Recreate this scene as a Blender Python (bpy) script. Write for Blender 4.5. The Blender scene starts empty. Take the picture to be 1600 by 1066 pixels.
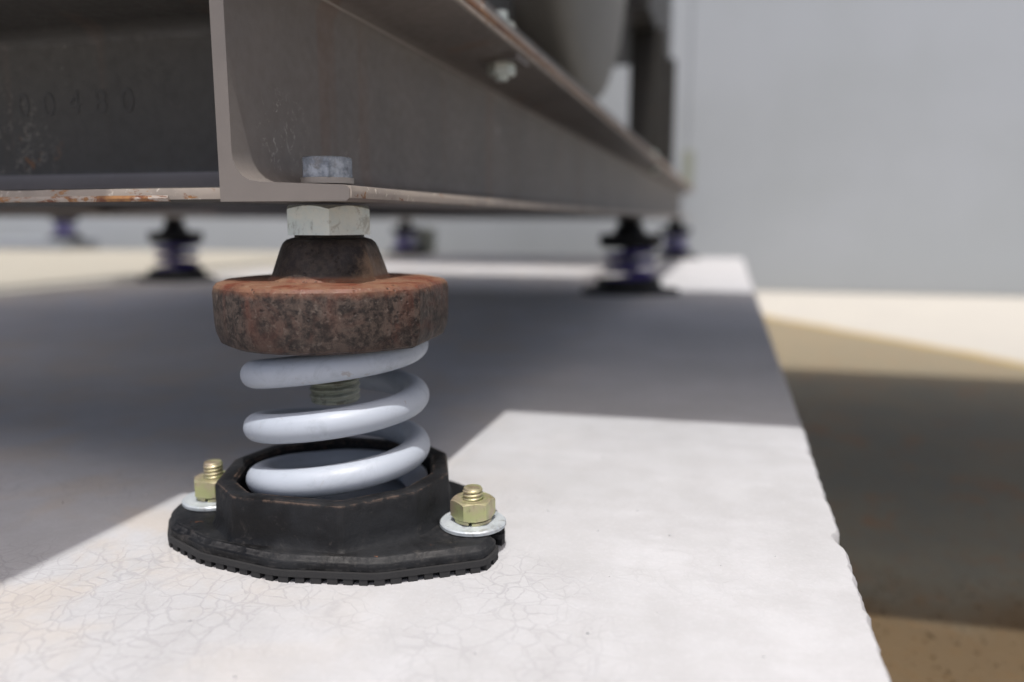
import bpy, bmesh, math, random
from mathutils import Vector, Matrix, noise
random.seed(7)
S = bpy.context.scene
COL = S.collection
R = math.radians

# ---------------------------------------------------------------- camera
cam = bpy.data.cameras.new('camera'); camo = bpy.data.objects.new('camera', cam); COL.objects.link(camo)
camo.location = (0, 0, .16)
camo.rotation_euler = (R(90 - 8.904), 0, R(15.638))
cam.sensor_width = 36; cam.lens = 27; cam.clip_start = .01; cam.clip_end = 400
cam.dof.use_dof = True; cam.dof.focus_distance = .352; cam.dof.aperture_fstop = 3.3; cam.dof.aperture_blades = 7
S.camera = camo
# ---------------------------------------------------------------- light
TX, TY = .105, -.35                       # direction towards the sun is (TX, TY, 1)
EL = math.atan2(1, math.hypot(TX, TY)); AZ = math.atan2(TX, TY)
W = bpy.data.worlds.new('World'); S.world = W; W.use_nodes = True
nt = W.node_tree; nt.nodes.clear()
sky = nt.nodes.new('ShaderNodeTexSky'); sky.sky_type = 'NISHITA'; sky.sun_disc = False
sky.sun_elevation = EL; sky.sun_rotation = AZ; sky.dust_density = 6.0; sky.air_density = .8; sky.ozone_density = .6
bg = nt.nodes.new('ShaderNodeBackground'); bg.inputs['Strength'].default_value = .15
wo = nt.nodes.new('ShaderNodeOutputWorld')
nt.links.new(sky.outputs[0], bg.inputs[0]); nt.links.new(bg.outputs[0], wo.inputs[0])
sl = bpy.data.lights.new('sun', 'SUN'); sl.energy = 3.4; sl.angle = R(.55); sl.color = (1, .975, .945)
so = bpy.data.objects.new('sun', sl); COL.objects.link(so); so.location = (0, 0, 5)
so.rotation_euler = Vector((TX, TY, 1)).to_track_quat('Z', 'Y').to_euler()
S.view_settings.view_transform = 'Standard'; S.view_settings.look = 'None'
S.view_settings.exposure = 0.18; S.view_settings.gamma = 1; S.view_settings.use_curve_mapping = False

# ---------------------------------------------------------------- material helper
class MT:
    def __init__(s, name, rough=.6, metal=0., spec=.5):
        s.m = bpy.data.materials.new(name); s.m.use_nodes = True; s.t = s.m.node_tree
        s.b = s.t.nodes['Principled BSDF']
        s.b.inputs['Roughness'].default_value = rough; s.b.inputs['Metallic'].default_value = metal
        s.b.inputs['Specular IOR Level'].default_value = spec
        s.tc = s.t.nodes.new('ShaderNodeTexCoord'); s.P = s.tc.outputs['Object']
    def n(s, k, **kw):
        d = s.t.nodes.new(k)
        for a, v in kw.items(): setattr(d, a, v)
        return d
    def l(s, a, b): s.t.links.new(a, b)
    def setv(s, sock, v):
        if isinstance(v, (int, float)): sock.default_value = v
        elif isinstance(v, (tuple, list)): sock.default_value = tuple(v) + ((1,) if len(v) == 3 and len(sock.default_value) == 4 else ())
        else: s.l(v, sock)
    def noise(s, scale, detail=4, rough=.55, dist=0., stretch=None, off=0):
        d = s.n('ShaderNodeTexNoise'); d.inputs['Scale'].default_value = scale
        d.inputs['Detail'].default_value = detail; d.inputs['Roughness'].default_value = rough
        d.inputs['Distortion'].default_value = dist
        mp = s.n('ShaderNodeMapping'); mp.inputs['Location'].default_value = (off, off * .7, off * .3)
        if stretch: mp.inputs['Scale'].default_value = stretch
        s.l(s.P, mp.inputs[0]); s.l(mp.outputs[0], d.inputs['Vector'])
        return d.outputs['Fac']
    def ramp(s, fac, a, b, lo=0., hi=1.):
        d = s.n('ShaderNodeMapRange'); d.interpolation_type = 'SMOOTHSTEP'
        s.l(fac, d.inputs[0]); d.inputs[1].default_value = a; d.inputs[2].default_value = b
        d.inputs[3].default_value = lo; d.inputs[4].default_value = hi
        return d.outputs[0]
    def math(s, op, a, b=0.):
        d = s.n('ShaderNodeMath', operation=op); s.setv(d.inputs[0], a); s.setv(d.inputs[1], b); return d.outputs[0]
    def mix(s, f, a, b, mode='MIX'):
        d = s.n('ShaderNodeMix', data_type='RGBA', blend_type=mode)
        s.setv(d.inputs[0], f); s.setv(d.inputs[6], a); s.setv(d.inputs[7], b); return d.outputs[2]
    def voro(s, scale, feature='F1', vec=None, rnd=1.):
        d = s.n('ShaderNodeTexVoronoi', feature=feature); d.inputs['Scale'].default_value = scale
        d.inputs['Randomness'].default_value = rnd
        s.l(vec if vec is not None else s.P, d.inputs['Vector']); return d
    def xyz(s):
        d = s.n('ShaderNodeSeparateXYZ'); s.l(s.P, d.inputs[0]); return d.outputs
    def color(s, c): s.setv(s.b.inputs['Base Color'], c)
    def rough(s, c): s.setv(s.b.inputs['Roughness'], c)
    def bump(s, h, strength=.3, dist=.001, prev=None):
        d = s.n('ShaderNodeBump'); d.inputs['Strength'].default_value = strength; d.inputs['Distance'].default_value = dist
        s.l(h, d.inputs['Height'])
        if prev is not None: s.l(prev, d.inputs['Normal'])
        s.l(d.outputs[0], s.b.inputs['Normal']); return d.outputs[0]

def m_slab():
    m = MT('cast_concrete', .82, 0, .3)
    big = m.ramp(m.noise(5, 5, .6), .35, .7); mid = m.noise(38, 6, .65); fine = m.noise(420, 3, .6)
    c = m.mix(big, (.385, .388, .400), (.450, .454, .472))
    c = m.mix(m.ramp(mid, .38, .62), m.mix(.20, c, (.29, .285, .28)), c)
    c = m.mix(m.math('MULTIPLY', m.ramp(m.noise(17, 6, .7, .7, None, 14), .48, .66), .16), c, (.30, .295, .30))
    # warm stains, mostly towards the left front
    x = m.xyz()
    st = m.math('MULTIPLY', m.ramp(m.noise(16, 5, .6, .5, None, 4), .44, .66), m.ramp(x[0], -.06, -.32))
    c = m.mix(m.math('MULTIPLY', st, .36), c, (.45, .37, .28))
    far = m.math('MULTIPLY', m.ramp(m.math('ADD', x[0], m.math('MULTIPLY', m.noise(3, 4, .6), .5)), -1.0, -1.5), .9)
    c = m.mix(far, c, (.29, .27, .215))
    # fine crazing, distorted
    dn = m.n('ShaderNodeTexNoise'); dn.inputs['Scale'].default_value = 55; dn.inputs['Detail'].default_value = 4
    m.l(m.P, dn.inputs['Vector'])
    va = m.n('ShaderNodeVectorMath', operation='MULTIPLY_ADD'); m.l(dn.outputs['Color'], va.inputs[0])
    va.inputs[1].default_value = (.014, .014, .0); m.l(m.P, va.inputs[2])
    v = m.voro(92, 'DISTANCE_TO_EDGE', va.outputs[0]); v2 = m.voro(52, 'DISTANCE_TO_EDGE', va.outputs[0])
    cr = m.ramp(v.outputs['Distance'], .004, .048, 1, 0); cr2 = m.ramp(v2.outputs['Distance'], .004, .03, 1, 0)
    fade = m.math('MULTIPLY', m.ramp(m.noise(11, 3, .5, 0, None, 9), .34, .55), m.ramp(x[1], .50, .33))
    fade = m.math('MULTIPLY', fade, m.ramp(x[0], .03, -.09, .15, 1))
    crk = m.math('MULTIPLY', m.math('MAXIMUM', cr, cr2), fade)
    c = m.mix(m.math('MULTIPLY', crk, .30), c, (.22, .22, .235))
    # pores and trowel streaks
    po = m.ramp(m.voro(160).outputs['Distance'], .03, .10, 1, 0)
    po = m.math('MULTIPLY', po, m.ramp(m.noise(60, 3, .5, 0, None, 2), .55, .68))
    c = m.mix(m.math('MULTIPLY', po, .45), c, (.24, .23, .21))
    sk = m.ramp(m.noise(14, 6, .7, .2, (.5, 4, 1), 3), .52, .70)
    c = m.mix(m.math('MULTIPLY', sk, .22), c, (.34, .335, .345))
    c = m.mix(m.math('MULTIPLY', m.ramp(fine, .45, .8), .15), c, (.60, .60, .62))
    ag = m.ramp(m.voro(620).outputs['Distance'], .08, .22, 1, 0)
    ag = m.math('MULTIPLY', ag, m.ramp(m.noise(30, 4, .7, 0, None, 44), .46, .62))
    c = m.mix(m.math('MULTIPLY', ag, .28), c, (.22, .215, .21))
    w = m.n('ShaderNodeTexWave', wave_type='RINGS'); w.inputs['Scale'].default_value = 7; w.inputs['Distortion'].default_value = 5; w.inputs['Detail'].default_value = 4; w.inputs['Detail Scale'].default_value = 2.5
    m.l(m.P, w.inputs['Vector'])
    c = m.mix(m.math('MULTIPLY', m.math('MULTIPLY', m.ramp(w.outputs['Fac'], .7, .98), m.ramp(m.noise(8, 4, .6, 0, None, 33), .42, .62)), .09), c, (.27, .27, .275))
    m.color(c); m.rough(m.ramp(mid, .3, .7, .72, .92))
    b = m.bump(mid, .25, .0015); b = m.bump(fine, .35, .0004, b); m.bump(m.math('SUBTRACT', 1., crk), .25, .0006, b)
    return m.m

def m_ground():
    m = MT('yard_concrete_with_silt', .9, 0, .2)
    x = m.xyz()
    n1 = m.noise(6, 5, .6); n2 = m.noise(70, 5, .65); n3 = m.noise(300, 3, .6)
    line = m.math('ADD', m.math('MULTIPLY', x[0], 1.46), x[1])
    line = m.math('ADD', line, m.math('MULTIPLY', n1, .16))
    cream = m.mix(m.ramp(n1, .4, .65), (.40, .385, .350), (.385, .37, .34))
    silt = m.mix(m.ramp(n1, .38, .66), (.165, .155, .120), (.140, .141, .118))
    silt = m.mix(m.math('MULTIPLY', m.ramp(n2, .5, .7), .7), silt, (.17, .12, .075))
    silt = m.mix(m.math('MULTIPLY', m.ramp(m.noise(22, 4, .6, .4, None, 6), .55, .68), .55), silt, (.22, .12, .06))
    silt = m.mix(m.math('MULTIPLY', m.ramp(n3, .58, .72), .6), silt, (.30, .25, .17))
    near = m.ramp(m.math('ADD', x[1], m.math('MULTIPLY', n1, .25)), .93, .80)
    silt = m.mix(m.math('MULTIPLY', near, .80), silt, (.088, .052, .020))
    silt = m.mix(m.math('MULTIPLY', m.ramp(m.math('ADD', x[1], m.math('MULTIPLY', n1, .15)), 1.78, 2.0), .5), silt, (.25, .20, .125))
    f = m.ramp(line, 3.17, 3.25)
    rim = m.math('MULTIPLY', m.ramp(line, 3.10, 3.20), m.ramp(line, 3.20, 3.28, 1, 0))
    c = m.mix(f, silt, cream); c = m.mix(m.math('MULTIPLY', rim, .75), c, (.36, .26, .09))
    m.color(c)
    b = m.bump(n2, .5, .003); m.bump(n3, .5, .001, b)
    return m.m

def m_paint(name, base, rough=.45, rust=.0, dirt=.3):
    m = MT(name, rough)
    n1 = m.noise(14, 5, .6); n2 = m.noise(120, 5, .6)
    c = m.mix(m.math('MULTIPLY', m.ramp(n1, .35, .7), dirt), base, tuple(v * .62 for v in base))
    c = m.mix(m.math('MULTIPLY', m.ramp(n2, .5, .75), .25), c, tuple(min(1, v * 1.35 + .01) for v in base))
    if rust > 0:
        rn = m.ramp(m.noise(42, 6, .7, .6, None, 5), .66 - rust * .16, .72 - rust * .12)
        rc = m.mix(m.ramp(n2, .35, .65), (.22, .075, .02), (.40, .20, .07))
        c = m.mix(rn, c, rc); m.rough(m.math('ADD', m.math('MULTIPLY', rn, .4), rough))
    m.color(c); m.bump(n2, .12, .0006)
    return m.m

def m_beam(name='taupe_painted_steel', k=1., g=(1, 1, 1)):
    # taupe paint; rust and rubbed primer along the two long toe edges; scuffs near the front
    m = MT(name, .5)
    n1 = m.noise(9, 5, .6); n2 = m.noise(150, 5, .65); x = m.xyz()
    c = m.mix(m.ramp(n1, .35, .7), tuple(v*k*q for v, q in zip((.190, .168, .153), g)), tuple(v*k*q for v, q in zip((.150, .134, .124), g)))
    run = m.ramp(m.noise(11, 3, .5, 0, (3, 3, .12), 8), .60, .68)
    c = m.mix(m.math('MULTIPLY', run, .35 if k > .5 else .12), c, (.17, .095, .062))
    sc = m.math('MULTIPLY', m.ramp(m.noise(120, 6, .75, 1.2, None, 3), .60, .66), m.ramp(m.noise(16, 3, .5, 0, None, 12), .60, .68))
    c = m.mix(m.math('MULTIPLY', sc, .7), c, (.46, .44, .40))
    def spot(cx, cy, cz, rad):
        d = m.n('ShaderNodeVectorMath', operation='DISTANCE'); m.l(m.P, d.inputs[0]); d.inputs[1].default_value = (cx, cy, cz)
        return m.ramp(d.outputs['Value'], rad, rad*.3)
    lines = m.ramp(m.math('ABSOLUTE', m.math('SUBTRACT', m.noise(75, 3, .6, 1.6, None, 15), .5)), .022, .006)
    lines = m.math('MULTIPLY', lines, m.ramp(m.noise(110, 3, .6, 0, None, 19), .46, .56))
    c = m.mix(m.math('MULTIPLY', m.math('MULTIPLY', lines, spot(.0072, .044, .203, .028)), .75), c, (.42, .40, .37))
    c = m.mix(m.math('MULTIPLY', m.math('MULTIPLY', lines, spot(-.205, .079, .207, .045)), .6), c, (.30, .27, .23))
    rs = m.math('MULTIPLY', m.ramp(m.noise(90, 4, .6, .5, None, 23), .56, .62), spot(-.185, .079, .203, .022))
    c = m.mix(m.math('MULTIPLY', rs, .7), c, (.24, .10, .03))
    m.color(c); m.rough(m.ramp(n2, .3, .7, .42, .62)); m.bump(n2, .15, .0006)
    return m.m

def m_edge(name='worn_toe_edge', rusty=.5, k=1.):
    m = MT(name, .55)
    n2 = m.noise(60, 6, .7, .5, (1, 1, 2.5)); n3 = m.noise(190, 4, .6)
    c = m.mix(m.ramp(m.noise(24, 4, .6, 0, None, 2), .4, .62), tuple(v*k for v in (.36, .31, .265)), tuple(v*k for v in (.27, .235, .205)))
    c = m.mix(m.ramp(n3, .62, .70), c, tuple(v*k for v in (.58, .52, .45)))
    rm = m.ramp(n2, .66 - .22 * rusty, .72 - .20 * rusty)
    c = m.mix(rm, c, m.mix(m.ramp(n3, .35, .6), (.13, .040, .014), (.27, .13, .045)))
    m.color(c); m.bump(n3, .4, .0006)
    return m.m

def m_black():
    m = MT('black_cast_iron', .5, 0, .25)
    n1 = m.noise(30, 5, .6); n2 = m.noise(230, 5, .7)
    c = m.mix(m.ramp(n1, .4, .65), (.0035, .0035, .004), (.011, .012, .014))
    ds = m.math('MULTIPLY', m.ramp(m.noise(75, 6, .75, .6, None, 4), .56, .70), .55)
    c = m.mix(ds, c, (.055, .049, .045))
    rs = m.math('MULTIPLY', m.ramp(m.noise(95, 5, .7, .3, None, 11), .68, .72), .9)
    c = m.mix(rs, c, (.22, .085, .035))
    g = m.n('ShaderNodeNewGeometry'); bv = m.n('ShaderNodeBevel', samples=4); bv.inputs['Radius'].default_value = .0022
    dp = m.n('ShaderNodeVectorMath', operation='DOT_PRODUCT'); m.l(bv.outputs[0], dp.inputs[0]); m.l(g.outputs['True Normal'], dp.inputs[1])
    pt = m.ramp(dp.outputs['Value'], .985, .90)
    c = m.mix(m.math('MULTIPLY', m.math('MULTIPLY', pt, m.ramp(n2, .42, .62)), .8), c, m.mix(m.ramp(m.xyz()[2], .016, .022), (.055, .053, .053), (.17, .115, .085)))
    m.color(c); m.rough(m.ramp(n1, .3, .7, .40, .68))
    b = m.bump(n1, .3, .002); m.bump(n2, .6, .0007, b)
    return m.m

def m_rust():
    m = MT('rusted_cast_iron', .7, 0, .35)
    n1 = m.noise(45, 6, .7); n2 = m.noise(260, 4, .7); n4 = m.noise(230, 5, .75, .3, None, 3)
    side = m.mix(m.ramp(n4, .38, .62), (.010, .007, .006), (.066, .047, .038))
    side = m.mix(m.math('MULTIPLY', m.ramp(m.noise(28, 5, .75, .8, None, 41), .50, .68), .5), side, (.070, .026, .017))
    side = m.mix(m.math('MULTIPLY', m.ramp(n2, .56, .70), .5), side, (.15, .12, .10))
    side = m.mix(m.math('MULTIPLY', m.ramp(n2, .40, .30), .6), side, (.012, .009, .008))
    top = m.mix(m.ramp(n1, .36, .62), (.120, .034, .018), (.165, .090, .053))
    top = m.mix(m.math('MULTIPLY', m.ramp(n4, .55, .7), .5), top, (.26, .20, .15))
    top = m.mix(m.math('MULTIPLY', m.ramp(n2, .6, .7), .5), top, (.20, .07, .04))
    x = m.xyz()
    # bright flash rust and settled dust lie on the upward shoulder of the casting
    sunlit_tan = m.math('MULTIPLY', m.ramp(m.math('ADD', x[0], m.math('MULTIPLY', n4, .010)), .0255, .0325), .9)  # tan on the hub's right side stands in for sunlight there
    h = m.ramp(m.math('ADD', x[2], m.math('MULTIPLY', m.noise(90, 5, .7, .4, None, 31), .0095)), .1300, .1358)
    hub_shade = m.ramp(m.math('ADD', x[2], m.math('MULTIPLY', n4, .003)), .1338, .1362)  # hub colour darkened to paint the shade under nut and beam
    c = m.mix(h, side, top); c = m.mix(m.math('MULTIPLY', hub_shade, .97), c, m.mix(sunlit_tan, m.mix(m.ramp(n4, .4, .6), (.009, .007, .006), (.030, .022, .017)), (.17, .115, .075)))
    pits = m.ramp(m.voro(330).outputs['Distance'], .05, .34)
    pm = m.math('MULTIPLY', m.math('SUBTRACT', 1., pits), m.ramp(m.noise(70, 4, .6, 0, None, 51), .44, .60))
    c = m.mix(m.math('MULTIPLY', pm, .7), c, (.016, .011, .009))
    drip = m.math('MULTIPLY', m.ramp(m.noise(60, 4, .6, .3, (1, 1, .12), 61), .54, .66), m.ramp(x[2], .102, .130))
    c = m.mix(m.math('MULTIPLY', m.math('MULTIPLY', drip, m.ramp(x[2], .1335, .1300)), .35), c, (.12, .040, .024))
    m.color(c); m.rough(m.ramp(n1, .3, .7, .42, .78))
    b = m.bump(n1, .35, .0018); b = m.bump(n2, .6, .0006, b); m.bump(m.math('SUBTRACT', 1., pm), .5, .0008, b)
    return m.m

def m_spring(name='white_coil_paint', base=(.37, .405, .46)):
    m = MT(name, .34, 0, .5)
    n1 = m.noise(22, 4, .6); n2 = m.noise(190, 5, .7)
    c = m.mix(m.math('MULTIPLY', m.ramp(n1, .4, .7), .35), base, tuple(v * .82 for v in base))
    c = m.mix(m.math('MULTIPLY', m.ramp(m.noise(130, 5, .8, .5, None, 2), .62, .68), .6), c, (.26, .23, .20))
    c = m.mix(m.math('MULTIPLY', m.ramp(m.noise(45, 5, .7, 1., None, 17), .52, .68), .35), c, tuple(v * .62 for v in base))
    m.color(c); m.rough(m.ramp(n2, .3, .7, .40, .58)); m.bump(n2, .10, .0005)
    return m.m

def m_zinc(name, a, b, rough=.38, metal=.75, scale=60):
    m = MT(name, rough, metal)
    n1 = m.noise(scale, 5, .65); n2 = m.noise(300, 5, .7, .2, (1, 1, .4))
    c = m.mix(m.ramp(n1, .38, .62), a, b)
    c = m.mix(m.math('MULTIPLY', m.ramp(n2, .56, .70), .55), c, tuple(v * .35 for v in a))
    c = m.mix(m.math('MULTIPLY', m.ramp(m.noise(110, 4, .7, .6, None, 7), .54, .66), .5), c, tuple(v * w for v, w in zip(b, (.5, .42, .34))))
    m.color(c); m.rough(m.ramp(n2, .3, .7, rough - .08, rough + .18)); m.bump(n2, .3, .0004)
    return m.m

def m_wall():
    m = MT('pale_grey_wall_paint', .6)
    n1 = m.noise(1.3, 4, .6); n2 = m.noise(30, 4, .6); x = m.xyz()
    c = m.mix(m.ramp(n1, .35, .65), (.33, .355, .385), (.31, .335, .358))
    g = m.ramp(m.math('ADD', x[2], m.math('MULTIPLY', n1, .3)), .42, -.05)
    c = m.mix(m.math('MULTIPLY', g, .4), c, (.205, .21, .19))      # darker and greener towards the bottom
    m.color(c); m.bump(n2, .1, .001)
    return m.m

M = dict(slab=m_slab(), ground=m_ground(), beam=m_beam(k=.88), beam_shade=m_beam('shaded_taupe_painted_steel', .32, (.95, 1, .98)), edge=m_edge('worn_toe_edge', .25), fillet=m_paint('taupe_highlight_paint', (.36, .33, .30), .45), fillet_dark=m_paint('dark_taupe_highlight_paint', (.19, .18, .185), .4), edge_rust=m_edge('rusted_toe_edge', .95), edge_seam=m_edge('rust_bled_seam', 1.6), edge_light=m_edge('sunlit_toe_edge', .35, 1.45), edge_dark=m_edge('chalky_toe_edge', .35, .8),
    black=m_black(), rust=m_rust(), spring=m_spring(), violet=m_spring('violet_coil_paint', (.055, .038, .22)),
    zinc=m_zinc('pale_zinc_plate', (.74, .77, .70), (.64, .72, .69), .45, .25),
    blue_zinc=m_zinc('blued_galvanised_steel', (.20, .225, .26), (.48, .52, .58), .42, .6, 110),
    yellow=m_zinc('yellow_passivated_zinc', (.42, .44, .22), (.44, .36, .27), .38, .6, 70),
    washer=m_zinc('galvanised_washer', (.48, .52, .55), (.38, .42, .45), .5, .35),
    rod=m_zinc('oily_threaded_steel', (.42, .43, .36), (.30, .32, .25), .4, .55),
    wall=m_wall(), dark=m_paint('dark_machine_paint', (.020, .019, .017), .5, .15),
    tank=m_paint('grey_shell_paint', (.21, .205, .19), .55, .1), rail=m_paint('grey_rail_paint', (.20, .19, .185), .5, .55),
    rubber=m_paint('black_rubber', (.016, .016, .017), .75), box=m_paint('pale_green_grey_paint', (.26, .28, .24), .5),
    blocker=m_paint('blocker_grey', (.42, .43, .44), .45), print=m_paint('faded_stencil_paint', (.070, .067, .063), .7),
    blue_grey=m_paint('blue_grey_paint', (.22, .24, .27), .5))

# ---------------------------------------------------------------- object helpers
def tag(o, label=None, cat=None, group=None, kind=None):
    if label: o['label'] = label
    if cat: o['category'] = cat
    if group: o['group'] = group
    if kind: o['kind'] = kind
    return o
def empty(name, loc, rz=0., **k):
    o = bpy.data.objects.new(name, None); COL.objects.link(o); o.location = loc; o.rotation_euler = (0, 0, rz)
    o.empty_display_size = .02
    return tag(o, **k)
def mk(name, bm, mat, parent=None, loc=None, smooth=False, bevel=0., seg=2, ang=35):
    bmesh.ops.recalc_face_normals(bm, faces=bm.faces)
    me = bpy.data.meshes.new(name); bm.to_mesh(me); bm.free(); me.materials.append(M[mat])
    if smooth:
        me.polygons.foreach_set('use_smooth', [True] * len(me.polygons))
        me.set_sharp_from_angle(angle=R(ang))
    o = bpy.data.objects.new(name, me); COL.objects.link(o)
    if parent: o.parent = parent
    if loc: o.location = loc
    if bevel:
        b = o.modifiers.new('bevel', 'BEVEL'); b.width = bevel; b.segments = seg; b.limit_method = 'ANGLE'; b.angle_limit = R(30)
        if seg > 1: b.harden_normals = False
    return o
def box(bm, x0, x1, y0, y1, z0, z1):
    r = bmesh.ops.create_cube(bm, size=1, matrix=Matrix.Translation(((x0+x1)/2, (y0+y1)/2, (z0+z1)/2)) @ Matrix.Diagonal((x1-x0, y1-y0, z1-z0, 1)))
    return r['verts']
def boxo(name, d, mat, parent=None, bevel=0.):
    bm = bmesh.new(); box(bm, *d); return mk(name, bm, mat, parent, bevel=bevel)
def loft(bm, rings, cap0=True, cap1=True, closed=True):
    vs = [[bm.verts.new(p) for p in r] for r in rings]
    n = len(vs[0])
    for a, b in zip(vs[:-1], vs[1:]):
        for i in range(n if closed else n - 1):
            j = (i + 1) % n
            bm.faces.new((a[i], a[j], b[j], b[i]))
    if cap0: bm.faces.new(vs[0][::-1])
    if cap1: bm.faces.new(vs[-1])
    return vs
def circ(r, z, n=48, ph=0.): return [(r*math.cos(ph+2*math.pi*i/n), r*math.sin(ph+2*math.pi*i/n), z) for i in range(n)]
def lathe(prof, n=48, cap0=True, cap1=True):
    bm = bmesh.new(); loft(bm, [circ(r, z, n) for r, z in prof], cap0, cap1); return bm
def hexnut(af, z0, z1, hole=0., n=72, ph=0., both=True):
    """hexagon with true chamfer arcs; af = across flats"""
    rh = []
    for i in range(n):
        t = 2*math.pi*i/n; k = (t % (math.pi/3)) - math.pi/6; rh.append(af/2/math.cos(k))
    rc = af/2*.97
    def ring(f): return [(f(rh[i])[0]*math.cos(2*math.pi*i/n+ph), f(rh[i])[0]*math.sin(2*math.pi*i/n+ph), f(rh[i])[1]) for i in range(n)]
    k = .55
    rings = []
    if hole: rings.append(ring(lambda r: (hole, z0+.0004)))
    rings.append(ring(lambda r: (rc, z0)))
    rings.append(ring(lambda r: (r, z0+(r-rc)*k if both else z0)))
    rings.append(ring(lambda r: (r, z1-(r-rc)*k)))
    rings.append(ring(lambda r: (rc, z1)))
    if hole:
        rings.append(ring(lambda r: (hole+.0008, z1))); rings.append(ring(lambda r: (hole, z1-.0008)))
    bm = bmesh.new(); vs = loft(bm, rings, not hole, not hole)
    if hole:
        a, b = vs[-1], vs[0]
        for i in range(n): bm.faces.new((a[i], a[(i+1) % n], b[(i+1) % n], b[i]))
    return bm
def threaded(r, z0, z1, pitch, depth, n=40, sub=8):
    bm = bmesh.new(); rings = []; N = int((z1-z0)/pitch*sub)
    for k in range(N+1):
        z = z0+(z1-z0)*k/N; ring = []
        end = min(1, (z1-z)/(pitch*.7), (z-z0)/(pitch*.7)+.3)
        for i in range(n):
            t = 2*math.pi*i/n; f = ((z/pitch - i/n) % 1); tri = 1-abs(2*f-1)
            rr = r-depth*(1-min(1, tri*1.25)); rr = min(rr, r-depth*(1-end)*1.2)
            ring.append((rr*math.cos(t), rr*math.sin(t), z))
        rings.append(ring)
    loft(bm, rings); return bm
def poly_round(pts, rad, seg=4):
    """round the corners of a closed polygon (list of (x,y[,radius]))"""
    out = []; n = len(pts)
    for i in range(n):
        p = Vector(pts[i][:2]); a = Vector(pts[i-1][:2]); b = Vector(pts[(i+1) % n][:2])
        r = pts[i][2] if len(pts[i]) > 2 else rad
        da = (a-p); db = (b-p); r = min(r, da.length*.48, db.length*.48)
        A = p+da.normalized()*r; B = p+db.normalized()*r
        for k in range(seg+1):
            t = k/seg; q = A*(1-t)**2+p*2*t*(1-t)+B*t*t; out.append((q.x, q.y))
    return out
def inset(pts, d):
    out = []; n = len(pts)
    for i in range(n):
        a = Vector(pts[i-1]); b = Vector(pts[(i+1) % n]); t = (b-a)
        if t.length < 1e-9: out.append(pts[i]); continue
        t.normalize(); nn = Vector((-t.y, t.x)); q = Vector(pts[i])+nn*d; out.append((q.x, q.y))
    return out
def at(pts, z, s=1.): return [(x*s, y*s, z) for x, y in pts]
def tube_along(path, r, n=20):
    bm = bmesh.new(); rings = []
    for i, p in enumerate(path):
        a = path[max(0, i-1)]; b = path[min(len(path)-1, i+1)]; t = (b-a).normalized()
        rad = Vector((p.x, p.y, 0)).normalized(); up = t.cross(rad).normalized(); rad = up.cross(t).normalized()
        rings.append([p+(rad*math.cos(2*math.pi*k/n)+up*math.sin(2*math.pi*k/n))*r for k in range(n)])
    loft(bm, rings); return bm
def children(o): return [c for c in bpy.data.objects if c.parent == o]
def copy_tree(o, parent=None):
    c = o.copy(); COL.objects.link(c)
    if parent: c.parent = parent
    for ch in children(o): copy_tree(ch, c)
    return c

# ---------------------------------------------------------------- setting
GZ = -.183
bm = bmesh.new(); bmesh.ops.create_grid(bm, x_segments=8, y_segments=8, size=60, matrix=Matrix.Translation((0, 0, GZ)))
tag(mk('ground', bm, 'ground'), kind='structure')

def slab():
    bm = bmesh.new(); rows = []
    ys = [-3.2]; y = -.2
    ys += [-1.5]
    while y < 3.50: ys.append(y); y += .0035 if y < .9 else .02
    ys.append(3.52)
    for y in ys:
        e = noise.noise(Vector((y*9, 0, 3)))*.0012+noise.noise(Vector((y*70, 2, 0)))*.0009+noise.noise(Vector((y*230, 5, 0)))*.0010
        c = max(0, noise.noise(Vector((y*26, 9, 1)))-.36)*.009      # broken chips
        x = .0625+e-c; d = .0025+abs(noise.noise(Vector((y*80, 7, 4))))*.003+c*.5
        rows.append([(-7, y, 0), (-.3, y, 0), (x-.006, y, 0), (x-d*.6, y, -.0006), (x, y, -d), (x+.001, y, GZ-.02)])
    vs = [[bm.verts.new(p) for p in r] for r in rows]
    for a, b in zip(vs[:-1], vs[1:]):
        for i in range(5): bm.faces.new((a[i], a[i+1], b[i+1], b[i]))
    l = [bm.verts.new((-7, 3.52, GZ-.02))]
    bm.faces.new([*vs[-1], l[0]])
    o = mk('concrete_slab', bm, 'slab', smooth=True, ang=40)
    tag(o, kind='structure'); return o
slab()

wall = empty('boundary_wall', (0, 3.97, GZ), label='tall pale grey panelled wall far behind the machine frame', cat='wall')
xs = [-.215 + 3.0*k for k in range(-3, 4)]
for a, b in zip(xs[:-1], xs[1:]):
    boxo('wall_panel', (a+.002, b-.002, 0, .06, .004, 2.6), 'wall', wall, .002)
boxo('wall_core', (xs[0], xs[-1], .02, .10, 0, 2.62), 'wall', wall)
# strip of low plinth along the far left
pl = boxo('concrete_plinth', (-4.6, -3.50, 3.40, 3.66, .0, .055), 'blue_grey', None, .006)
tag(pl, 'low grey concrete plinth near the foot of the wall on the far left', 'plinth')

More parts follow.
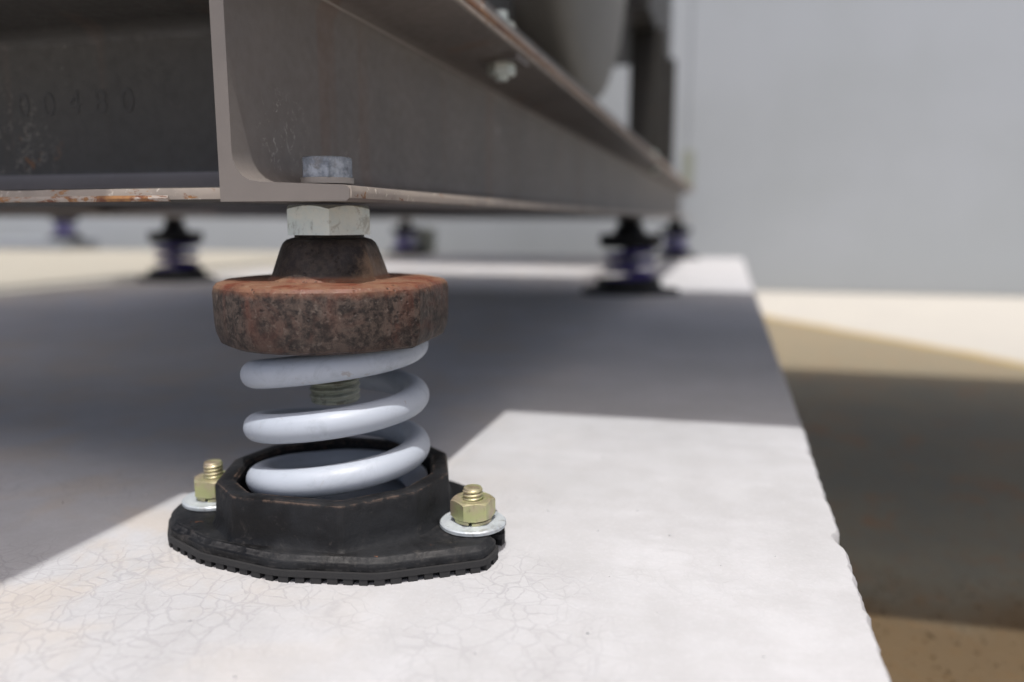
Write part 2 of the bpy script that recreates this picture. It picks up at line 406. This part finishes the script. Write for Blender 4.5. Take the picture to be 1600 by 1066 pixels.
# ---------------------------------------------------------------- the spring mount
# polygons in metres about the mount's axis; world X to the right, Y away
RA = [-176, -141, -115, -61, -24, 4, 39, 65, 119, 156]
def ringpoly(r, angs, rad): return poly_round([(r*math.cos(R(a)), r*math.sin(R(a))) for a in angs], rad, 4)
PLATE = [(.0915, -.0205, .004), (.0900, -.0300, .005), (.048, -.0566, .010), (.003, -.0650, .010), (-.040, -.0592, .008), (-.0690, -.0462, .006), (-.0838, -.0270, .006),
         (-.0865, -.0150, .006), (-.0850, .0120, .010), (-.066, .041, .02), (-.030, .0600, .02), (.0, .0635, .02), (.040, .0585, .02), (.066, .043, .012), (.085, .016, .009),
         (.0905, -.0005, .007), (.078, -.0005, .006), (.078, -.0130, .006), (.0915, -.0130, .006)][::-1]
OUT = poly_round([(p[0], p[1], p[2]*.6) for p in PLATE], .004, 5)

def make_mount():
    root = empty('spring_mount', (0, 0, 0))
    # rubber pad with the ribbed underside showing as square teeth
    bm = bmesh.new()
    grow = inset(OUT, -.0008)
    loft(bm, [at(grow, .0030), at(grow, .0058)])
    core = inset(OUT, .0035); loft(bm, [at(core, .0), at(core, .0032)])
    # teeth
    P = [Vector(p) for p in OUT]; acc = 0; n = len(P); nxt = .002
    for i in range(n):
        a, b = P[i], P[(i+1) % n]; L = (b-a).length
        while L > 1e-6 and nxt < acc+L:
            q = a+(b-a)*((nxt-acc)/L); t = (b-a).normalized(); nn = Vector((-t.y, t.x))
            mat = Matrix(((t.x, nn.x, 0, q.x+nn.x*.0016), (t.y, nn.y, 0, q.y+nn.y*.0016), (0, 0, 1, .0016), (0, 0, 0, 1)))
            bmesh.ops.create_cube(bm, size=1, matrix=mat @ Matrix.Diagonal((.0044*random.uniform(.85, 1.12), .0042*random.uniform(.92, 1.03), .0034, 1)))
            nxt += .0073*random.uniform(.95, 1.05)
        acc += L
    mk('rubber_pad', bm, 'rubber', root, bevel=.0002, seg=1)
    # cast base: plate, ring, recess
    bm = bmesh.new()
    loft(bm, [at(inset(OUT, .0006), .0060), at(inset(OUT, .0006), .0088), at(inset(OUT, .0012), .0098), at(inset(OUT, .0024), .0104), at(inset(OUT, .0030), .0116), at(inset(OUT, .0038), .0120)])
    base = mk('base_plate', bm, 'black', root, smooth=True, ang=50)
    rp = ringpoly(.0602, RA, .0022); m_ = len(rp)
    def inner(r, z): return [(r*math.cos(math.atan2(y, x)), r*math.sin(math.atan2(y, x)), z) for x, y in rp]
    wob = [(x*(1+.006*noise.noise(Vector((x*90, y*90, 1)))), y*(1+.006*noise.noise(Vector((x*90, y*90, 1))))) for x, y in rp]
    bm = bmesh.new()
    loft(bm, [at(wob, .0100, 1.075), at(wob, .0118, 1.045), at(wob, .0145, 1.018), at(wob, .018, 1.006), at(wob, .0312, 1.0), at(wob, .0328, .988), at(wob, .0334, .965),
              inner(.0515, .0332), inner(.0500, .0317), inner(.0495, .0160), inner(.0480, .0140), inner(.012, .0140)], True, False)
    mk('spring_cup', bm, 'black', root, smooth=True, ang=32).name = 'lower_ring'
    bm = lathe([(.0475, .0135), (.0475, .0147), (.030, .0150), (.024, .0165), (.018, .0195), (.006, .0200), (.0055, .0165)], 48, True, True)
    mk('seat_disc', bm, 'blue_grey', root, smooth=True)  # blue-grey colour stands in for a pale reflection on the cup floor
    # coil
    path = []; wr = .0071; Rm = .0470-wr; ux, uy = .001, .0008
    ROT = R(-90+29)       # theta = 0 faces the viewer of the near mount
    a0, a1 = -262, 840; st = 5
    for k in range(int((a1-a0)/st)+1):
        a = a0+k*st; z = .0367+.0270*a/360+.0030*math.cos(R(a))*min(1, (a-a0)/200)
        z = max(z, .0220+(a-a0)*.00001); z = min(z, .1065)
        t = ROT+R(a); path.append(Vector((Rm*math.cos(t)+ux, Rm*math.sin(t)+uy, z)))
    mk('coil_spring', tube_along(path, wr, 24), 'spring', root, smooth=True, ang=60)
    # upper cup
    ca = [(-196, .0570, .008), (-168, .0572, .006), (-140, .0575, .010), (-110, .0578, .012), (-82, .0578, .014), (-52, .0578, .010), (-19, .0592, .0003), (25, .0590, .0003),
          (52, .0575, .006), (80, .0572, .008), (105, .0572, .008), (134, .0572, .008)]
    cp = poly_round([(q*math.cos(R(a)), q*math.sin(R(a)), k) for a, q, k in ca], .006, 4)
    wob = [(x*(1+.010*noise.noise(Vector((x*50, y*50, 7)))), y*(1+.010*noise.noise(Vector((x*50, y*50, 7))))) for x, y in cp]
    def ci(r, z): return [(r*math.cos(math.atan2(y, x)), r*math.sin(math.atan2(y, x)), z) for x, y in wob]
    hp = [((.0288+.0008*math.cos(4*math.atan2(y, x)+.9))*math.cos(math.atan2(y, x)), (.0288+.0008*math.cos(4*math.atan2(y, x)+.9))*math.sin(math.atan2(y, x))) for x, y in wob]
    bm = bmesh.new()
    loft(bm, [ci(.010, .1120), ci(.0485, .1115), ci(.0495, .1035), at(wob, .1008, .905), at(wob, .1022, .95), at(wob, .1075, .985), at(wob, .112, .995),
              at(wob, .1262, 1.), at(wob, .1288, .990), at(wob, .1304, .965), at(wob, .1312, .925), at(hp, .1316, 1.09), at(hp, .1332, 1.02), at(hp, .1360, .985), at(hp, .1420, .91), at(hp, .1470, .845), at(hp, .1492, .805), at(hp, .1508, .74), at(hp, .1517, .64), at(hp, .1517, .3)], False, True)
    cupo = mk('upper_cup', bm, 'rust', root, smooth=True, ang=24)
    # adjusting rod, nut, top bolt
    mk('threaded_rod', threaded(.0128, .0685, .113, .0034, .0012), 'rod', root, smooth=True, ang=20)
    mk('levelling_nut', hexnut(.0388, .1532, .1674, .0, ph=R(-61), both=False), 'zinc', root)
    mk('nut_washer', lathe([(.0170, .1517), (.0170, .1532)], 40), 'rust', root)
    return root

def add_anchor(root, x, y, top, ph):
    a = mk('anchor_bolt', threaded(.0050, .004, top, .0019, .0007, 32), 'yellow', root, (x, y, .0009), True, ang=20)
    mk('flat_washer', lathe([(.0155, .0112), (.0163, .0117), (.0163, .0131), (.0157, .0137), (.006, .0137)], 48), 'washer', a, smooth=True)
    bm = bmesh.new(); N = 44; rings = []                      # split lock washer
    for k in range(N+1):
        t = R(-75)+k/N*R(350); lift = .0004*k/N
        c, s = math.cos(t), math.sin(t)
        rings.append([(.0056*c, .0056*s, .0138+lift), (.0092*c, .0092*s, .0138+lift), (.0092*c, .0092*s, .0152+lift), (.0056*c, .0056*s, .0152+lift)])
    loft(bm, rings); mk('lock_washer', bm, 'yellow', a)
    mk('hex_nut', hexnut(.0192, .0158, .0250, .0047, ph=R(ph)), 'yellow', a)
    return a

near = make_mount()
add_anchor(near, -.0665, -.0130, .0330, 8); add_anchor(near, .0765, -.0065, .0305, 24)
bb = mk('top_bolt', hexnut(.0232, .1808, .1906, .0, ph=R(-58), both=False), 'blue_zinc', near)
mk('bolt_washer', lathe([(.0128, .1779), (.0128, .1807)], 40), 'fillet', bb)
near.location = (-.192, .348, 0)
tag(near, 'nearest spring mount with white coil, rusty upper cup and black base on sunlit slab', 'spring mount', 'spring mounts under the steel frame')

far0 = make_mount(); 
for o in children(far0):
    if o.name.startswith('coil_spring'): o.data = o.data.copy(); o.data.materials[0] = M['violet']
    if o.name.startswith('upper_cup') or o.name.startswith('levelling') or o.name.startswith('nut_w'):
        o.data = o.data.copy(); o.data.materials[0] = M['black']
spots = [((-.212, 1.725, 0), 12, 'larger violet spring mount at the right, on the edge of the sunlit far strip', 1.),
         ((-.225, 3.42, 0), -8, 'small violet spring mount beneath the far right end of the frame', 1.),
         ((-1.44, 1.77, 0), 5, 'dark blurred spring mount at the left, under the frame beyond the rusty cup', 1.),
         ((-1.475, 3.40, 0), 0, 'small dark far spring mount seen just right of the pale levelling nut', 1.),
         ((-3.60, 3.53, .055), 0, 'tiny far violet spring mount standing on the grey plinth at far left', 1.)]
for i, (loc, rz, lab, s) in enumerate(spots):
    o = far0 if i == 0 else copy_tree(far0)
    o.location = loc; o.rotation_euler.z = R(rz); o.scale = (1.2, 1.2, 1.0); tag(o, lab, 'spring mount', 'spring mounts under the steel frame')
tag(boxo('junction_box', (-1.475+.03, -1.475+.10, 3.46, 3.54, 0, .125), 'box', None, .004), 'small grey box on the slab beside the small dark far mount', 'box')

# ---------------------------------------------------------------- steel frame
ZB = .1686; ZT = .2935
def channel(L, ztop_root=.2787, ztoe=.2862, fl=.0650, web=.0072, zt=ZT):
    """C section opening towards +X, lying along +Y; local x, absolute z"""
    pts = [(0, ZB), (fl-.0015, ZB), (fl, ZB+.0015), (fl, ZB+.0050), (fl-.0012, ZB+.0064), (fl-.004, ZB+.0070)]
    pts += [(web+.014, ZB+.0086), (web+.0090, ZB+.0094), (web+.0050, ZB+.0113), (web+.0020, ZB+.0145), (web+.0004, ZB+.0185), (web, ZB+.0225)]
    pts += [(web, ztop_root-.009), (web+.002, ztop_root-.0045), (web+.0055, ztop_root-.0005), (web+.0105, ztop_root+.0015), (fl-.004, ztoe-.0004), (fl-.0012, ztoe+.0006), (fl, ztoe+.0022), (fl, zt-.0008), (fl-.0008, zt), (0, zt)]
    return pts
def extr(pts, L, steps=1, y0=0.):
    bm = bmesh.new(); loft(bm, [[(x, y0+(L-y0)*k/steps, z) for x, z in pts] for k in range(steps+1)]); return bm
frame = empty('steel_frame', (-.2240, .307, 0), label='long taupe painted steel channel frame resting on the spring mounts', cat='steel frame')
m = mk('main_beam', extr(channel(3.28), 3.28), 'beam', frame, smooth=True, ang=28)
# worn strips: a hair proud of the two toes
def strip(name, parent, y0, y1, z0, z1, mat, x=.0650):
    bm = bmesh.new(); N = int((y1-y0)/.01)+2; rings = []
    for k in range(N):
        y = y0+(y1-y0)*k/(N-1); w = 1-.25*abs(noise.noise(Vector((y*30, 3, 1))))
        zc = (z0+z1)/2; h = (z1-z0)/2*w
        rings.append([(x-.0015, y, zc-h), (x+.0004, y, zc-h), (x+.0009, y, zc), (x+.0004, y, zc+h), (x-.0015, y, zc+h)])
    loft(bm, rings); return mk(name, bm, mat, parent, smooth=True)
strip('flange_edge', frame, .0006, 3.27, ZB+.0012, ZB+.0064, 'edge')
strip('flange_edge', frame, .0, 3.27, .2875, ZT-.0034, 'edge_light')  # lighter edge copy paints sunlight on the upper lip
strip('rust_seam', frame, .0, 3.27, ZT-.0030, ZT+.0008, 'edge_seam', .0653)
strip('flange_edge', frame, .0, 3.24, ZT+.0016, ZT+.0050, 'edge_light', .0640)
bm = bmesh.new(); loft(bm, [[(.0071, y, .2720), (.0080, y, .2720), (.0089, y, .2739), (.0103, y, .2756), (.0117, y, .2765), (.0102, y, .2790), (.0071, y, .2770)] for y in (.0004, 3.27)]); mk('fillet_highlight', bm, 'fillet', frame, smooth=True)  # lighter strip stands in for light caught by the fillet
# cross beam running left, opening towards the viewer
cp = channel(1, .2700, .2745, .083, .0065, .2910)
def cross(y0, x0, x1, ends=None, flip=True):
    bm = bmesh.new()
    rings = [[(X, y0+.083-x, z) for x, z in cp] for X in (x0, x1)]
    loft(bm, rings); return bm
cb = mk('cross_beam', cross(.003, -1.40, -.0005), 'beam_shade', frame, smooth=True, ang=28)  # darker copy of the beam paint carries this beam's deep shade
bm = bmesh.new(); loft(bm, [[(X, .0800, .1925), (X, .0795, .1885), (X, .0775, .1835), (X, .072, .1795), (X, .064, .1770), (X, .066, .174), (X, .084, .174), (X, .0835, .1925)] for X in (-1.39, -.0012)]); mk('fillet_highlight', bm, 'fillet_dark', frame, smooth=True)  # lighter strips paint the light on the cross beam's fillets
bm = bmesh.new(); loft(bm, [[(X, .0800, .2660), (X, .0786, .2664), (X, .0782, .2684), (X, .0800, .2692)] for X in (-1.39, -.0012)]); mk('fillet_highlight', bm, 'fillet_dark', frame)
def cstrip(y, x0, x1, z0, z1, mat):
    bm = bmesh.new(); N = int((x1-x0)/.01)+2; rings = []
    for k in range(N):
        X = x0+(x1-x0)*k/(N-1); w = 1-.3*abs(noise.noise(Vector((X*30, 8, 1)))); zc = (z0+z1)/2; h = (z1-z0)/2*w
        rings.append([(X, y+.0015, zc-h), (X, y-.0004, zc-h), (X, y-.0009, zc), (X, y-.0004, zc+h), (X, y+.0015, zc+h)])
    loft(bm, rings); return mk('flange_edge', bm, mat, frame, smooth=True)
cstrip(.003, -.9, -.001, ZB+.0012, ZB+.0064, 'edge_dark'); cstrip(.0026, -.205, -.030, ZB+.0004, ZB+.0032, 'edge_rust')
for y0 in (1.36, 3.19): mk('cross_beam', cross(y0, -1.40, -.0005), 'beam', frame, smooth=True, ang=28)
b2 = mk('side_beam', extr([(-x, z) for x, z in channel(3.28)], 3.28), 'beam', frame, (-1.40, 0, 0), smooth=True, ang=28)
# splice weld on the main web
bm = bmesh.new(); loft(bm, [[(.0064, .318, z), (.0071, .3195, z), (.0064, .321, z)] for z in (.193, .24, .28)]); mk('weld_seam', bm, 'edge_rust', frame)
# faint stamped figures on the cross beam web
def text(name, s, size, loc, rot, mat, parent, ext=.0001):
    cu = bpy.data.curves.new(name, 'FONT'); cu.body = s; cu.size = size; cu.extrude = ext; cu.space_character = 1.9
    o = bpy.data.objects.new(name, cu); COL.objects.link(o)
    dg = bpy.context.evaluated_depsgraph_get(); me = bpy.data.meshes.new_from_object(o.evaluated_get(dg)); bpy.data.objects.remove(o)
    me.materials.append(M[mat]); q = bpy.data.objects.new(name, me); COL.objects.link(q); q.parent = parent
    q.location = loc; q.rotation_euler = rot; return q
text('stamped_number', '00480', .020, (-.198, .003+.0763, .2225), (R(90), 0, 0), 'print', cb)

# flange bolts: stud, nut below, head above, bevelled plate
def flange_bolt(y):
    b = mk('flange_bolt', lathe([(.005, .269), (.005, .321)], 20), 'zinc', frame, (.0460, y, 0))
    mk('hex_nut', hexnut(.0190, .2725, .2815, .0, n=48, ph=.3), 'zinc', b)
    mk('bolt_head', hexnut(.0190, .3030, .3125, .0, n=48, ph=.1), 'zinc', b)
    bm = bmesh.new(); vs = box(bm, -.022, .0175, -.0175, .0175, .2816, .2856); mk('taper_washer', bm, 'beam', b)
for y in (.298, 1.57): flange_bolt(y)

# ---------------------------------------------------------------- the machine on the frame
mach = empty('cooling_machine', (-.2240, .307, 0), label='large dark machine with round grey shell standing on the steel frame', cat='machine')
bm = bmesh.new(); pts = [(0, ZT+.001), (.0630, ZT+.001), (.0640, ZT+.002), (.0640, ZT+.0075), (.0630, ZT+.0085), (.0075, ZT+.0095), (.006, ZT+.060), (0, ZT+.060)]
mk('base_rail', extr(pts, 3.25), 'rail', mach, smooth=True, ang=28)
boxo('shade_strip', (-.20, -.002, .02, 1.36, ZT+.001, ZT+.007), 'dark', mach)  # unseen strip added to shade the slab behind the main beam
boxo('shade_blocker', (-.42, .034, -.49, .90, 1.10, 1.50), 'dark', mach, .004)  # unseen box on legs, added above the view to cast shade
boxo('side_shade_blocker', (-1.18, -.424, -.12, .90, 1.10, 1.46), 'dark', mach, .004)  # second unseen box, added to shade the slab further left
boxo('blocker_panel', (.0342, .0380, -.45, .86, 1.14, 1.46), 'tank', mach, .002)
for x in (-1.12, -.16): boxo('blocker_leg', (x, x+.05, .03, .09, ZT+.007, 1.10), 'dark', mach)
boxo('dark_interior_sheet', (-.10, -.085, .10, .80, ZT+.007, .62), 'dark', mach)  # dark sheet put in for the shade inside the machine
boxo('shade_tab', (.016, .064, -.022, -.0004, ZT+.001, ZT+.0085), 'rail', mach)  # unseen tab added to keep sun off the web's front end
for x in (-1.12, -.16): boxo('blocker_leg', (x, x+.05, .03, .09, ZT+.007, .55), 'dark', mach)
boxo('blocker_panel', (-.0238, -.0200, -.42, .56, .59, .96), 'tank', mach, .002)
# shell with its dished right end, axis along X
def shell():
    bm = bmesh.new(); rings = []
    prof = [(-.9, .45), (-.9, .45), (-.10, .45), (-.055, .447), (-.035, .430), (-.020, .39), (-.010, .30), (-.004, .16), (-.002, .04)]
    for x, r in prof[1:]:
        rings.append([(x, 1.16+r*math.cos(2*math.pi*k/56), .82+r*math.sin(2*math.pi*k/56)) for k in range(56)])
    loft(bm, rings); return bm
sh = mk('shell', shell(), 'tank', mach, smooth=True, ang=50)
for x in (-.75, -.16): boxo('saddle', (x, x+.05, .85, 1.39, ZT+.007, .52), 'dark', mach)
boxo('rear_cabinet', (-1.1, -.03, 2.10, 2.95, .78, 1.45), 'dark', mach, .004)
for x, y in ((-.117, 2.36), (-1.1, 2.36), (-.117, 2.85), (-1.1, 2.85)):
    bm = bmesh.new(); box(bm, x, x+.112, y, y+.008, ZT+.061, .78); box(bm, x, x+.112, y+.062, y+.070, ZT+.061, .78); box(bm, x+.051, x+.061, y+.008, y+.062, ZT+.061, .78)
    mk('post', bm, 'dark', mach)
boxo('end_bracket', (.02, .066, 3.10, 3.22, ZT+.0100, .455), 'box', mach, .004)
# a pipe brace leaning from shell to rear cabinet
bm = bmesh.new(); box(bm, -.075, -.035, 1.42, 2.40, .90, .98); mk('brace', bm, 'rail', mach)

blocker = empty('overhead_blocker', (-.18, 0, .90), label='wide unseen duct leaving the top of the machine, above the view', cat='blocker')
bm = bmesh.new(); vs = box(bm, .0, 3.4, .31, 1.385, .003, .35)  # added box, edges shaped for the shadow band on slab and yard
for v in vs:
    if v.co.y < 1: v.co.y += .15 if v.co.x > 1 else -.020
mk('blocker_body', bm, 'blocker', blocker)
for x in (3.1,):
    for y in (.5, 1.2): boxo('leg', (x, x+.05, y, y+.05, GZ-.90, .003), 'blocker', blocker)

# ---------------------------------------------------------------- grit on the slab and ground
def grit(name, n, region, z, mat, smin, smax, seed):
    rnd = random.Random(seed); bm = bmesh.new()
    for _ in range(n):
        x = rnd.uniform(*region[0]); y = rnd.uniform(*region[1]); s = smin+(smax-smin)*rnd.random()**3
        if (x+.192)**2/.0092+(y-.348)**2/.0042 < 1.: continue
        r = bmesh.ops.create_icosphere(bm, subdivisions=1, radius=s, matrix=Matrix.Translation((x, y, z+s*.3)))
        for v in r['verts']: v.co += Vector((rnd.uniform(-1, 1), rnd.uniform(-1, 1), rnd.uniform(-1, 1)))*s*.3
    return tag(mk(name, bm, mat), kind='stuff')
grit('slab_grit', 160, ((-.45, .05), (.2, .8)), 0, 'slab', .00025, .0010, 3)
grit('soil_grit', 2000, ((.09, .6), (.40, .80)), GZ, 'ground', .0005, .0022, 5)
